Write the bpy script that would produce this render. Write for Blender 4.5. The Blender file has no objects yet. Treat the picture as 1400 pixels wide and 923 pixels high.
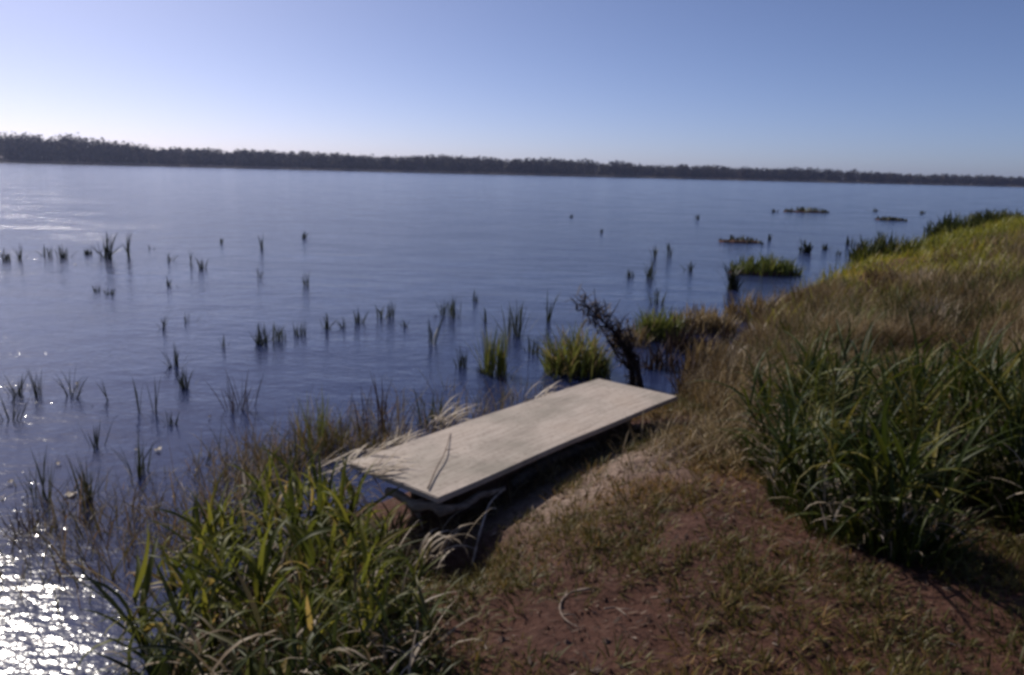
import bpy, math, random
import numpy as np
from mathutils import Matrix, Vector

SC = bpy.context.scene
COL = SC.collection
R = math.radians
rng = np.random.default_rng(11)
random.seed(11)

# ------------------------------------------------------------------ camera
EYE = 2.05                      # metres above the water
F = 1050.0                      # focal length in photograph pixels (1400 wide)
ROLL = math.atan(0.0257)
PITCH = math.atan((461.5 - 235) * math.cos(ROLL) / F)
cam = bpy.data.cameras.new('camera')
cam.sensor_width = 36.0
cam.lens = F / 1400 * 36
cam.clip_start = 0.05
cam.clip_end = 6000
camo = bpy.data.objects.new('camera', cam)
COL.objects.link(camo)
camo.matrix_world = (Matrix.Translation((0, 0, EYE)) @ Matrix.Rotation(math.pi / 2 - PITCH, 4, 'X')
                     @ Matrix.Rotation(ROLL, 4, 'Z'))
SC.camera = camo

# ------------------------------------------------------------------ sky, sun, exposure
SUN_AZ, SUN_EL = R(-40), R(38)   # left of straight ahead, above the lake
world = bpy.data.worlds.new('World')
SC.world = world
world.use_nodes = True
wn = world.node_tree.nodes
wl = world.node_tree.links
sky = wn.new('ShaderNodeTexSky')
sky.sky_type = 'NISHITA'
sky.sun_disc = False
sky.sun_elevation = SUN_EL
sky.sun_rotation = SUN_AZ
sky.altitude = 100
sky.air_density = 0.5
sky.dust_density = 0.9
sky.ozone_density = 4.6
bg = wn['Background']
bg.inputs['Strength'].default_value = 0.097
air = wn.new('ShaderNodeMixRGB')          # the camera's slightly violet white balance of the air
air.blend_type = 'MULTIPLY'
air.inputs[0].default_value = 1.0
air.inputs[2].default_value = (1.06, 0.965, 1.02, 1)
wl.new(sky.outputs[0], air.inputs[1])
wl.new(air.outputs[0], bg.inputs['Color'])

sl = bpy.data.lights.new('sun', 'SUN')
sl.energy = 4.2
sl.angle = R(0.53)
sl.color = (1.0, 0.93, 0.83)
so = bpy.data.objects.new('sun', sl)
COL.objects.link(so)
to_sun = Vector((math.sin(SUN_AZ) * math.cos(SUN_EL), math.cos(SUN_AZ) * math.cos(SUN_EL), math.sin(SUN_EL)))
so.rotation_euler = to_sun.to_track_quat('Z', 'Y').to_euler()

vs = SC.view_settings
vs.view_transform = 'Standard'
vs.look = 'None'
vs.exposure = 0.0
vs.gamma = 1.0
SC.cycles.use_denoising = True
SC.cycles.filter_width = 3.3     # the small camera's soft lens
SC.cycles.max_bounces = 8
SC.cycles.volume_bounces = 0
SC.cycles.sample_clamp_indirect = 6.0


# ------------------------------------------------------------------ helpers
def at(px, py, z=0.0):
    """Point on the level plane z that lies under a photograph pixel (survey of the place)."""
    x, y = px - 700.0, py - 461.5
    c, s = math.cos(ROLL), math.sin(ROLL)
    xr, yr = x * c + y * s, -x * s + y * c
    cp, sp = math.cos(PITCH), math.sin(PITCH)
    d = (xr, F * cp - yr * sp, -F * sp - yr * cp)
    t = (z - EYE) / d[2]
    return np.array([d[0] * t, d[1] * t, z])


def hash2(ix, iy, seed):
    v = np.sin(ix * 127.1 + iy * 311.7 + seed * 74.7) * 43758.5453
    return v - np.floor(v)


def vnoise(x, y, seed=0):
    ix, iy = np.floor(x), np.floor(y)
    fx, fy = x - ix, y - iy
    fx, fy = fx * fx * (3 - 2 * fx), fy * fy * (3 - 2 * fy)
    a, b = hash2(ix, iy, seed), hash2(ix + 1, iy, seed)
    c, d = hash2(ix, iy + 1, seed), hash2(ix + 1, iy + 1, seed)
    return (a + (b - a) * fx) * (1 - fy) + (c + (d - c) * fx) * fy - 0.5


def link(name, mesh, mat=None, parent=None):
    o = bpy.data.objects.new(name, mesh)
    COL.objects.link(o)
    if mat is not None and not mesh.materials:
        mesh.materials.append(mat)
    if parent is not None:
        o.parent = parent
    return o


def tag(o, label=None, cat=None, group=None, kind=None):
    for k, v in (('label', label), ('category', cat), ('group', group), ('kind', kind)):
        if v:
            o[k] = v
    return o


def empty(name, loc, rz=0.0):
    o = bpy.data.objects.new(name, None)
    o.empty_display_size = 0.1
    COL.objects.link(o)
    o.location = loc
    o.rotation_euler = (0, 0, rz)
    return o


def mesh_np(name, v, quads=None, tris=None, tint=None, smooth=True):
    """Mesh from numpy arrays; tint is one number a vertex, the piece's own colour."""
    me = bpy.data.meshes.new(name)
    nq = 0 if quads is None else len(quads)
    nt = 0 if tris is None else len(tris)
    me.vertices.add(len(v))
    me.vertices.foreach_set('co', np.asarray(v, np.float32).ravel())
    loops = []
    if nq:
        loops.append(np.asarray(quads).ravel())
    if nt:
        loops.append(np.asarray(tris).ravel())
    loops = np.concatenate(loops).astype(np.int32)
    me.loops.add(len(loops))
    me.loops.foreach_set('vertex_index', loops)
    me.polygons.add(nq + nt)
    starts = np.concatenate([np.arange(nq) * 4, nq * 4 + np.arange(nt) * 3]).astype(np.int32)
    me.polygons.foreach_set('loop_start', starts)
    me.polygons.foreach_set('use_smooth', np.full(nq + nt, smooth))
    if tint is not None:
        a = me.attributes.new('tint', 'FLOAT', 'POINT')
        a.data.foreach_set('value', np.asarray(tint, np.float32))
    me.update(calc_edges=True)
    me.validate()
    return me


def blade_arrays(base, length, width, azim, lean, bend, seg=4, twist=None, droop=1.4, wmid=0.3):
    """Many grass blades at once: verts, quads, tris, blade index of each vert."""
    n = len(base)
    base = np.asarray(base, float)
    length, width, azim, lean, bend = [np.broadcast_to(np.asarray(a, float), (n,)) for a in (length, width, azim, lean, bend)]
    if twist is None:
        twist = rng.uniform(-0.9, 0.9, n)
    dirx, diry = np.cos(azim), np.sin(azim)
    sx, sy = -np.sin(azim + twist), np.cos(azim + twist)
    p = base.copy()
    vs_ = []
    for k in range(seg + 1):
        t = k / seg
        if k:
            tm = (k - 0.5) / seg
            th = lean + bend * tm ** droop
            st = (length / seg)
            p = p + np.stack([np.sin(th) * dirx * st, np.sin(th) * diry * st, np.cos(th) * st], 1)
        if k == seg:
            vs_.append(p[:, None, :])
        else:
            w = width * 0.5 * min(1.0, (0.55 + t / wmid * 0.45)) * (1 - max(0, t - wmid) / (1 - wmid)) ** 0.7
            off = np.stack([sx * w, sy * w, np.zeros(n)], 1)
            vs_.append(np.stack([p - off, p + off], 1))
    V = np.concatenate(vs_, 1)                    # n, 2*seg+1, 3
    m = V.shape[1]
    o = (np.arange(n) * m)[:, None, None]
    q = np.array([[2 * k, 2 * k + 1, 2 * k + 3, 2 * k + 2] for k in range(seg - 1)])
    tr = np.array([[2 * seg - 2, 2 * seg - 1, 2 * seg]])
    Q = (q[None] + o).reshape(-1, 4)
    T = (tr[None] + o).reshape(-1, 3)
    return V.reshape(-1, 3), Q, T, np.repeat(np.arange(n), m)


def blades(name, mat, base, length, width, azim, lean, bend, tint, seg=4, parent=None, **kw):
    v, q, t, idx = blade_arrays(base, length, width, azim, lean, bend, seg, **kw)
    tint = np.broadcast_to(np.asarray(tint, float), (len(base),))
    return link(name, mesh_np(name, v, q, t, tint[idx]), mat, parent)


def tube_arrays(pts, rad, sides=6, off=0):
    pts = [Vector(p) for p in pts]
    v, q = [], []
    for i, p in enumerate(pts):
        d = (pts[min(i + 1, len(pts) - 1)] - pts[max(i - 1, 0)]).normalized()
        a = d.orthogonal().normalized()
        b = d.cross(a)
        for s in range(sides):
            an = 2 * math.pi * s / sides
            v.append(p + (a * math.cos(an) + b * math.sin(an)) * rad[i])
    for i in range(len(pts) - 1):
        for s in range(sides):
            s2 = (s + 1) % sides
            q.append((off + i * sides + s, off + i * sides + s2, off + (i + 1) * sides + s2, off + (i + 1) * sides + s))
    t = []
    for base, rev in ((0, True), ((len(pts) - 1) * sides, False)):
        for s in range(1, sides - 1):
            f = (off + base, off + base + s, off + base + s + 1)
            t.append(f[::-1] if rev else f)
    return v, q, t


def tube(name, mat, pts, rad, parent=None, sides=6):
    v, q, t = tube_arrays(pts, rad, sides)
    return link(name, mesh_np(name, np.array([list(a) for a in v]), q, t, np.full(len(v), 0.5)), mat, parent)


# ------------------------------------------------------------------ materials
def new_mat(name):
    m = bpy.data.materials.new(name)
    m.use_nodes = True
    n, l = m.node_tree.nodes, m.node_tree.links
    return m, n, l, n['Principled BSDF'], n['Material Output']


def ramp(n, stops):
    r = n.new('ShaderNodeValToRGB')
    e = r.color_ramp.elements
    while len(e) < len(stops):
        e.new(0.5)
    for el, (p, c) in zip(e, stops):
        el.position = p
        el.color = (*c, 1)
    return r


def noise(n, l, scale, detail=4, rough=0.55, vec=None):
    t = n.new('ShaderNodeTexNoise')
    t.inputs['Scale'].default_value = scale
    t.inputs['Detail'].default_value = detail
    t.inputs['Roughness'].default_value = rough
    if vec is not None:
        l.new(vec, t.inputs['Vector'])
    return t


def leaf_mat(name, stops, by='tint', trans=0.35, rough=0.5, spec=0.22):
    """Blade or leaf: colour by the blade's own tint (or by object), light shining through."""
    m, n, l, p, out = new_mat(name)
    if by == 'tint':
        a = n.new('ShaderNodeAttribute')
        a.attribute_name = 'tint'
        fac = a.outputs['Fac']
    else:
        oi = n.new('ShaderNodeObjectInfo')
        fac = oi.outputs['Random']
    geo = n.new('ShaderNodeNewGeometry')
    nz = noise(n, l, 9.0, 3, 0.6, geo.outputs['Position'])
    mx = n.new('ShaderNodeMath')
    mx.operation = 'MULTIPLY_ADD'
    l.new(nz.outputs['Fac'], mx.inputs[0])
    mx.inputs[1].default_value = 0.35
    l.new(fac, mx.inputs[2])
    sb = n.new('ShaderNodeMath')
    sb.operation = 'SUBTRACT'
    l.new(mx.outputs[0], sb.inputs[0])
    sb.inputs[1].default_value = 0.175
    r = ramp(n, stops)
    l.new(sb.outputs[0], r.inputs[0])
    l.new(r.outputs[0], p.inputs['Base Color'])
    p.inputs['Roughness'].default_value = rough
    p.inputs['Specular IOR Level'].default_value = spec
    tr = n.new('ShaderNodeBsdfTranslucent')
    l.new(r.outputs[0], tr.inputs['Color'])
    mix = n.new('ShaderNodeMixShader')
    mix.inputs[0].default_value = trans
    l.new(p.outputs[0], mix.inputs[1])
    l.new(tr.outputs[0], mix.inputs[2])
    l.new(mix.outputs[0], out.inputs[0])
    return m


M = {}
M['green'] = leaf_mat('green_leaf', [(0.0, (0.0216, 0.0342, 0.0055)), (0.45, (0.0440, 0.0600, 0.0086)), (0.75, (0.0832, 0.0941, 0.0117)), (1.0, (0.1860, 0.1541, 0.0314))], 'random', 0.3)
M['frontmix'] = leaf_mat('mixed_green_leaf', [(0.0, (0.03, 0.035, 0.012)), (0.4, (0.06, 0.075, 0.018)), (0.7, (0.11, 0.115, 0.03)), (0.85, (0.16, 0.11, 0.06)), (1.0, (0.3, 0.23, 0.15))], 'random', 0.35)
M['green_t'] = leaf_mat('green_blade', [(0.0, (0.0196, 0.0300, 0.0051)), (0.45, (0.0391, 0.0530, 0.0079)), (0.8, (0.0783, 0.0856, 0.0117)), (1.0, (0.1663, 0.1283, 0.0275))], 'tint', 0.3)
M['lime'] = leaf_mat('yellow_green_leaf', [(0.0, (0.0553, 0.0688, 0.0110)), (0.5, (0.1342, 0.1440, 0.0199)), (0.85, (0.2211, 0.2003, 0.0278)), (1.0, (0.3790, 0.2503, 0.0791))], 'random', 0.5)
M['lime_t'] = leaf_mat('yellow_green_blade', [(0.0, (0.0416, 0.0595, 0.0155)), (0.5, (0.1042, 0.1256, 0.0262)), (0.85, (0.1805, 0.1851, 0.0416)), (1.0, (0.2777, 0.1984, 0.0952))], 'tint', 0.4)
M['reed'] = leaf_mat('water_reed_blade', [(0.0, (0.0176, 0.0200, 0.0102)), (0.5, (0.0385, 0.0450, 0.0153)), (0.8, (0.0825, 0.0850, 0.0213)), (1.0, (0.1320, 0.0800, 0.0382))], 'tint', 0.25)
M['dry'] = leaf_mat('dry_grass_blade', [(0.0, (0.0931, 0.0621, 0.0310)), (0.4, (0.1863, 0.1242, 0.0544)), (0.75, (0.3105, 0.2329, 0.1165)), (1.0, (0.5123, 0.4036, 0.2639))], 'tint', 0.3, 0.6, 0.3)
M['gold'] = leaf_mat('golden_green_blade', [(0.0, (0.1134, 0.1229, 0.0152)), (0.45, (0.2458, 0.2457, 0.0216)), (0.8, (0.3780, 0.3213, 0.0378)), (1.0, (0.4158, 0.2646, 0.0648))], 'tint', 0.4, 0.5, 0.3)
M['straw'] = leaf_mat('pale_straw', [(0.0, (0.2, 0.15, 0.1)), (0.5, (0.36, 0.29, 0.21)), (1.0, (0.52, 0.44, 0.36))], 'tint', 0.2, 0.6, 0.3)
M['brown'] = leaf_mat('dead_brown_stalk', [(0.0, (0.0198, 0.0135, 0.0114)), (0.6, (0.0495, 0.0300, 0.0228)), (1.0, (0.1155, 0.0675, 0.0499))], 'tint', 0.12, 0.7, 0.2)
M['litter'] = leaf_mat('fallen_leaf', [(0.0, (0.0360, 0.0176, 0.0120)), (0.45, (0.0800, 0.0400, 0.0240)), (0.8, (0.1440, 0.0880, 0.0560)), (1.0, (0.2720, 0.2080, 0.1600))], 'tint', 0.15, 0.6, 0.3)
M['cover'] = leaf_mat('low_ground_cover', [(0.0, (0.0509, 0.0512, 0.0114)), (0.5, (0.1186, 0.0994, 0.0207)), (0.8, (0.2031, 0.1317, 0.0331)), (1.0, (0.3387, 0.1902, 0.0662))], 'tint', 0.3, 0.55, 0.3)
M['fringe'] = leaf_mat('grey_tan_reed', [(0.0, (0.0735, 0.0588, 0.0466)), (0.5, (0.1323, 0.1092, 0.0864)), (1.0, (0.2352, 0.1960, 0.1596))], 'tint', 0.2, 0.7, 0.2)
M['wood_far'] = leaf_mat('woodland_leaf', [(0.0, (0.0169, 0.0176, 0.0121)), (0.5, (0.0363, 0.0330, 0.0220)), (0.8, (0.0605, 0.0462, 0.0286)), (1.0, (0.0908, 0.0605, 0.0385))], 'tint', 0.15, 0.7, 0.2)


def soil_mat():
    m, n, l, p, out = new_mat('red_brown_soil')
    geo = n.new('ShaderNodeNewGeometry')
    a = noise(n, l, 2.2, 6, 0.6, geo.outputs['Position'])
    b = noise(n, l, 26.0, 6, 0.7, geo.outputs['Position'])
    r1 = ramp(n, [(0.3, (0.045, 0.019, 0.013)), (0.5, (0.078, 0.032, 0.021)), (0.72, (0.105, 0.05, 0.034))])
    l.new(a.outputs['Fac'], r1.inputs[0])
    r2 = ramp(n, [(0.32, (0.03, 0.017, 0.012)), (0.48, (0.085, 0.037, 0.025)), (0.7, (0.17, 0.10, 0.075))])
    l.new(b.outputs['Fac'], r2.inputs[0])
    mx = n.new('ShaderNodeMixRGB')
    mx.inputs[0].default_value = 0.5
    l.new(r1.outputs[0], mx.inputs[1])
    l.new(r2.outputs[0], mx.inputs[2])
    at_ = n.new('ShaderNodeAttribute')
    at_.attribute_name = 'tint'            # dry straw-strewn patch of ground
    r3 = ramp(n, [(0.3, (0.15, 0.10, 0.075)), (0.6, (0.36, 0.27, 0.215))])
    l.new(b.outputs['Fac'], r3.inputs[0])
    m2 = n.new('ShaderNodeMixRGB')
    l.new(at_.outputs['Fac'], m2.inputs[0])
    l.new(mx.outputs[0], m2.inputs[1])
    l.new(r3.outputs[0], m2.inputs[2])
    l.new(m2.outputs[0], p.inputs['Base Color'])
    p.inputs['Roughness'].default_value = 0.9
    p.inputs['Specular IOR Level'].default_value = 0.2
    bm = n.new('ShaderNodeBump')
    bm.inputs['Strength'].default_value = 0.9
    bm.inputs['Distance'].default_value = 0.03
    l.new(b.outputs['Fac'], bm.inputs['Height'])
    l.new(bm.outputs[0], p.inputs['Normal'])
    return m


def water_mat():
    m, n, l, p, out = new_mat('lake_water')
    geo = n.new('ShaderNodeNewGeometry')
    mp = n.new('ShaderNodeMapping')
    mp.inputs['Rotation'].default_value = (0, 0, R(25))
    mp.inputs['Scale'].default_value = (1.0, 1.7, 1.0)
    l.new(geo.outputs['Position'], mp.inputs['Vector'])
    a = noise(n, l, 0.75, 4, 0.62, mp.outputs[0])
    b = noise(n, l, 7.5, 3, 0.6, mp.outputs[0])
    c = noise(n, l, 24.0, 2, 0.6, mp.outputs[0])
    calm = noise(n, l, 0.22, 4, 0.6, mp.outputs[0])      # gusts and calm lanes
    sep = n.new('ShaderNodeSeparateXYZ')
    l.new(geo.outputs['Position'], sep.inputs[0])
    shel = n.new('ShaderNodeMapRange')                                # lee of the bank: calm water near it
    shel.inputs['From Min'].default_value = 4.0
    shel.inputs['From Max'].default_value = 26.0
    shel.inputs['To Min'].default_value = 0.32
    shel.inputs['To Max'].default_value = 1.0
    l.new(sep.outputs['Y'], shel.inputs[0])
    b1 = n.new('ShaderNodeBump')
    l.new(shel.outputs[0], b1.inputs['Strength'])
    b1.inputs['Distance'].default_value = 0.085
    l.new(a.outputs['Fac'], b1.inputs['Height'])
    b2 = n.new('ShaderNodeBump')
    b2.inputs['Distance'].default_value = 0.02
    mr = n.new('ShaderNodeMapRange')
    mr.inputs['From Min'].default_value = 0.3
    mr.inputs['From Max'].default_value = 0.7
    mr.inputs['To Min'].default_value = 0.25
    mr.inputs['To Max'].default_value = 1.5
    l.new(calm.outputs['Fac'], mr.inputs[0])
    mm = n.new('ShaderNodeMath')
    mm.operation = 'MULTIPLY'
    l.new(mr.outputs[0], mm.inputs[0])
    l.new(shel.outputs[0], mm.inputs[1])
    l.new(mm.outputs[0], b2.inputs['Strength'])
    l.new(b.outputs['Fac'], b2.inputs['Height'])
    l.new(b1.outputs[0], b2.inputs['Normal'])
    b3 = n.new('ShaderNodeBump')
    b3.inputs['Strength'].default_value = 0.8
    b3.inputs['Distance'].default_value = 0.0025
    l.new(c.outputs['Fac'], b3.inputs['Height'])
    l.new(b2.outputs[0], b3.inputs['Normal'])
    l.new(b3.outputs[0], p.inputs['Normal'])
    p.inputs['Base Color'].default_value = (0.018, 0.027, 0.078, 1)
    rr = n.new('ShaderNodeMapRange')
    rr.inputs['From Min'].default_value = 0.35
    rr.inputs['From Max'].default_value = 0.65
    rr.inputs['To Min'].default_value = 0.09
    rr.inputs['To Max'].default_value = 0.17
    l.new(calm.outputs['Fac'], rr.inputs[0])
    l.new(rr.outputs[0], p.inputs['Roughness'])
    p.inputs['IOR'].default_value = 1.333
    return m


def board_mat():
    m, n, l, p, out = new_mat('weathered_pale_board')
    tc = n.new('ShaderNodeTexCoord')
    mp = n.new('ShaderNodeMapping')
    mp.inputs['Scale'].default_value = (1.2, 16.0, 4.0)
    l.new(tc.outputs['Object'], mp.inputs['Vector'])
    g = noise(n, l, 2.6, 7, 0.65, mp.outputs[0])
    big = noise(n, l, 1.7, 4, 0.55, tc.outputs['Object'])
    spk = noise(n, l, 38.0, 4, 0.65, tc.outputs['Object'])
    r = ramp(n, [(0.28, (0.29, 0.235, 0.195)), (0.5, (0.42, 0.35, 0.295)), (0.75, (0.50, 0.43, 0.37))])
    l.new(g.outputs['Fac'], r.inputs[0])
    r2 = ramp(n, [(0.32, (0.52, 0.55, 0.51)), (0.55, (1, 1, 1)), (0.8, (1.0, 0.95, 0.9))])
    l.new(big.outputs['Fac'], r2.inputs[0])
    mx = n.new('ShaderNodeMixRGB')
    mx.blend_type = 'MULTIPLY'
    mx.inputs[0].default_value = 0.85
    l.new(r.outputs[0], mx.inputs[1])
    l.new(r2.outputs[0], mx.inputs[2])
    r3 = ramp(n, [(0.32, (0.45, 0.41, 0.37)), (0.46, (1, 1, 1))])
    l.new(spk.outputs['Fac'], r3.inputs[0])
    m3 = n.new('ShaderNodeMixRGB')
    m3.blend_type = 'MULTIPLY'
    m3.inputs[0].default_value = 0.6
    l.new(mx.outputs[0], m3.inputs[1])
    l.new(r3.outputs[0], m3.inputs[2])
    l.new(m3.outputs[0], p.inputs['Base Color'])
    p.inputs['Roughness'].default_value = 0.75
    b = n.new('ShaderNodeBump')
    b.inputs['Strength'].default_value = 0.35
    b.inputs['Distance'].default_value = 0.004
    l.new(g.outputs['Fac'], b.inputs['Height'])
    l.new(b.outputs[0], p.inputs['Normal'])
    return m


def timber_mat(name, dark, light):
    m, n, l, p, out = new_mat(name)
    tc = n.new('ShaderNodeTexCoord')
    mp = n.new('ShaderNodeMapping')
    mp.inputs['Scale'].default_value = (2, 14, 14)
    l.new(tc.outputs['Object'], mp.inputs['Vector'])
    g = noise(n, l, 2.0, 6, 0.65, mp.outputs[0])
    r = ramp(n, [(0.3, dark), (0.7, light)])
    l.new(g.outputs['Fac'], r.inputs[0])
    l.new(r.outputs[0], p.inputs['Base Color'])
    p.inputs['Roughness'].default_value = 0.85
    b = n.new('ShaderNodeBump')
    b.inputs['Distance'].default_value = 0.01
    l.new(g.outputs['Fac'], b.inputs['Height'])
    l.new(b.outputs[0], p.inputs['Normal'])
    return m


M['soil'] = soil_mat()
M['water'] = water_mat()
M['board'] = board_mat()
M['timber'] = timber_mat('dark_wet_timber', (0.035, 0.026, 0.02), (0.12, 0.09, 0.07))
M['tan_stem'] = timber_mat('tan_dry_stem', (0.12, 0.08, 0.06), (0.3, 0.23, 0.18))
M['mid_log'] = timber_mat('rough_pale_bark', (0.09, 0.07, 0.055), (0.46, 0.38, 0.31))
M['grey_log'] = timber_mat('grey_log_bark', (0.07, 0.055, 0.045), (0.26, 0.21, 0.175))
M['drift'] = timber_mat('bleached_driftwood', (0.26, 0.20, 0.16), (0.62, 0.54, 0.46))

# ------------------------------------------------------------------ platform geometry (its four corners on the level plane)
TOP = 0.43
P0, P1, P2, P3 = [at(*q, TOP) for q in ((600, 683), (478, 628), (820, 518), (925, 540))]
PC = (P0 + P1 + P2 + P3) / 4
axis = ((P3 - P0) + (P2 - P1)) / 2
PLEN = float(np.linalg.norm(axis[:2]))
PWID = float((np.linalg.norm((P1 - P0)[:2]) + np.linalg.norm((P2 - P3)[:2])) / 2)
PANG = math.atan2(axis[1], axis[0])

# ------------------------------------------------------------------ shoreline and ground
SHORE = np.array([(-9, -40), (-5, -14), (-3.0, -4), (-2.0, 0.2), (-1.62, 1.6), (-1.42, 2.5), (-1.34, 3.35), (-1.08, 4.1), (-0.48, 4.78),
                  (0.1, 5.45), (0.62, 6.12), (1.15, 6.6), (1.75, 7.2),
                  at(1000, 478)[:2], at(1040, 442)[:2], at(1085, 402)[:2], at(1130, 385)[:2], at(1180, 362)[:2], at(1240, 345)[:2],
                  at(1300, 326)[:2], at(1360, 310)[:2], at(1420, 297)[:2], (75, 100), (140, 170), (300, 330), (900, 700)])
LANDPOLY = np.vstack([SHORE, [(1500, 700), (1500, -400), (-9, -400)]])


def shore_dist(x, y):
    """Metres inland from the water's edge; negative out in the lake."""
    d = np.full(x.shape, 1e9)
    for a, b in zip(SHORE[:-1], SHORE[1:]):
        ab = b - a
        t = np.clip(((x - a[0]) * ab[0] + (y - a[1]) * ab[1]) / (ab @ ab), 0, 1)
        d = np.minimum(d, np.hypot(x - a[0] - ab[0] * t, y - a[1] - ab[1] * t))
    ins = np.zeros(x.shape, bool)
    q = LANDPOLY
    for i in range(len(q)):
        (x1, y1), (x2, y2) = q[i - 1], q[i]
        c = ((y1 > y) != (y2 > y)) & (x < (x2 - x1) * (y - y1) / (y2 - y1 + 1e-12) + x1)
        ins ^= c
    return np.where(ins, d, -d)


def ground_z(x, y):
    x, y = np.atleast_1d(np.asarray(x, float)), np.atleast_1d(np.asarray(y, float))
    d = shore_dist(x, y)
    dl = np.maximum(d, 0)
    far = np.clip((np.hypot(x, y) - 7) / 12, 0, 1)
    z = 0.02 + 0.5 * (1 - np.exp(-dl / 1.25)) + 0.16 * (1 - np.exp(-np.maximum(dl - 2, 0) / 4)) * (0.4 + far)
    z = np.where(d > 0, z, np.maximum(0.02 + d * 0.4, -0.6))
    s = np.clip(dl / 0.6, 0, 1)
    z = z + s * (0.09 * vnoise(x * 0.9, y * 0.9, 1) + 0.05 * vnoise(x * 2.6, y * 2.6, 2) + 0.035 * vnoise(x * 7, y * 7, 3) + 0.02 * vnoise(x * 17, y * 17, 4))
    # washed-out hollow below the near corner of the platform and along its landward edge
    g = np.exp(-(((x - P0[0] - 0.05) / 0.38) ** 2 + ((y - P0[1] + 0.18) / 0.34) ** 2))
    z = z - g * 0.26
    # landward edge: the soil stays below the board
    u = ((x - P0[0]) * math.cos(PANG) + (y - P0[1]) * math.sin(PANG)) / PLEN
    w = (x - P0[0]) * math.sin(PANG) - (y - P0[1]) * math.cos(PANG)
    cap = TOP - 0.28 + 0.10 * np.clip(u * 2.2, 0, 1) + np.clip(w, -1, 0.7) * 0.30 + np.clip(w - 0.7, 0, 9) * 3 + np.maximum(0, np.abs(u - 0.5) - 0.55) * 3
    z = np.where(d > 0, np.minimum(z, np.maximum(cap, 0.03)), z)
    z = np.where(d > 0.12, np.maximum(z, 0.05), z)
    # the bank's lip on which the board rests, raised to block sun from the gap
    lip = (TOP - 0.085) * np.exp(-((w + 0.33) / 0.17) ** 2) * np.clip(u * 5 + 0.1, 0, 1) * np.clip((1.03 - u) * 6, 0, 1)
    z = np.where(lip > 0.04, np.maximum(z, lip + 0.03 * vnoise(x * 9, y * 9, 12)), z)
    return z


def gz(x, y):
    return float(ground_z(x, y)[0])


def build_ground():
    def axis_(lo, hi, step, lo2, hi2, k):
        core = np.arange(lo, hi + 1e-6, step)
        a, b = [], []
        s, v = step, core[-1]
        while v < hi2:
            s *= k
            v += s
            b.append(v)
        s, v = step, core[0]
        while v > lo2:
            s *= k
            v -= s
            a.append(v)
        return np.array(a[::-1] + list(core) + b)
    xs = axis_(-2.4, 6.0, 0.05, -400, 1480, 1.06)
    ys = axis_(0.0, 9.0, 0.05, -400, 1480, 1.06)
    X, Y = np.meshgrid(xs, ys)
    x, y = X.ravel(), Y.ravel()
    z = ground_z(x, y)
    nx, ny = len(xs), len(ys)
    i = np.arange(ny - 1)[:, None] * nx + np.arange(nx - 1)[None]
    q = np.stack([i, i + 1, i + nx + 1, i + nx], -1).reshape(-1, 4)
    c = at(815, 665, 0.2)
    lu, lw = (x - c[0]) * math.cos(PANG) + (y - c[1]) * math.sin(PANG), (x - c[0]) * math.sin(PANG) - (y - c[1]) * math.cos(PANG)
    dry = np.exp(-((lu / 0.95) ** 2 + (lw / 0.42) ** 2)) * (1.0 + 1.2 * vnoise(x * 5, y * 5, 9))
    me = mesh_np('ground', np.stack([x, y, z], 1), q, None, np.clip(dry, 0, 0.9))
    tag(link('ground', me, M['soil']), 'red brown bare soil of the lake bank with dry litter', None, None, 'structure')


build_ground()
w = 1750.0
wme = mesh_np('water', np.array([(-w, -w, 0), (w, -w, 0), (w, w, 0), (-w, w, 0)], float), [(0, 1, 2, 3)])
tag(link('water', wme, M['water']), 'rippled blue lake water', None, None, 'structure')

# ------------------------------------------------------------------ far shore and its woods
# azimuth of the far shore: photograph column -> distance, height of the wood
FS = [(-900, 380, 17), (-300, 420, 17), (0, 450, 17.0), (80, 455, 17.0), (150, 460, 17.3), (200, 470, 15.0), (245, 480, 11.8), (380, 500, 12.0), (480, 510, 11.2), (600, 530, 11.5),
      (700, 550, 12.2), (800, 580, 12.0), (900, 610, 10.8), (1000, 640, 10.6), (1130, 670, 11.3), (1200, 690, 9.8), (1300, 720, 9.6), (1400, 750, 10.5), (1700, 800, 11), (2300, 850, 12)]
fpx = np.array([a[0] for a in FS], float)
faz = np.arctan((fpx - 700) / F / math.cos(PITCH))
fD = np.array([a[1] for a in FS], float)
fH = np.array([a[2] for a in FS], float)


def far_pt(az, back):
    D = np.interp(az, faz, fD) / np.cos(az) + back
    return D * np.sin(az), D * np.cos(az)


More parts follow.
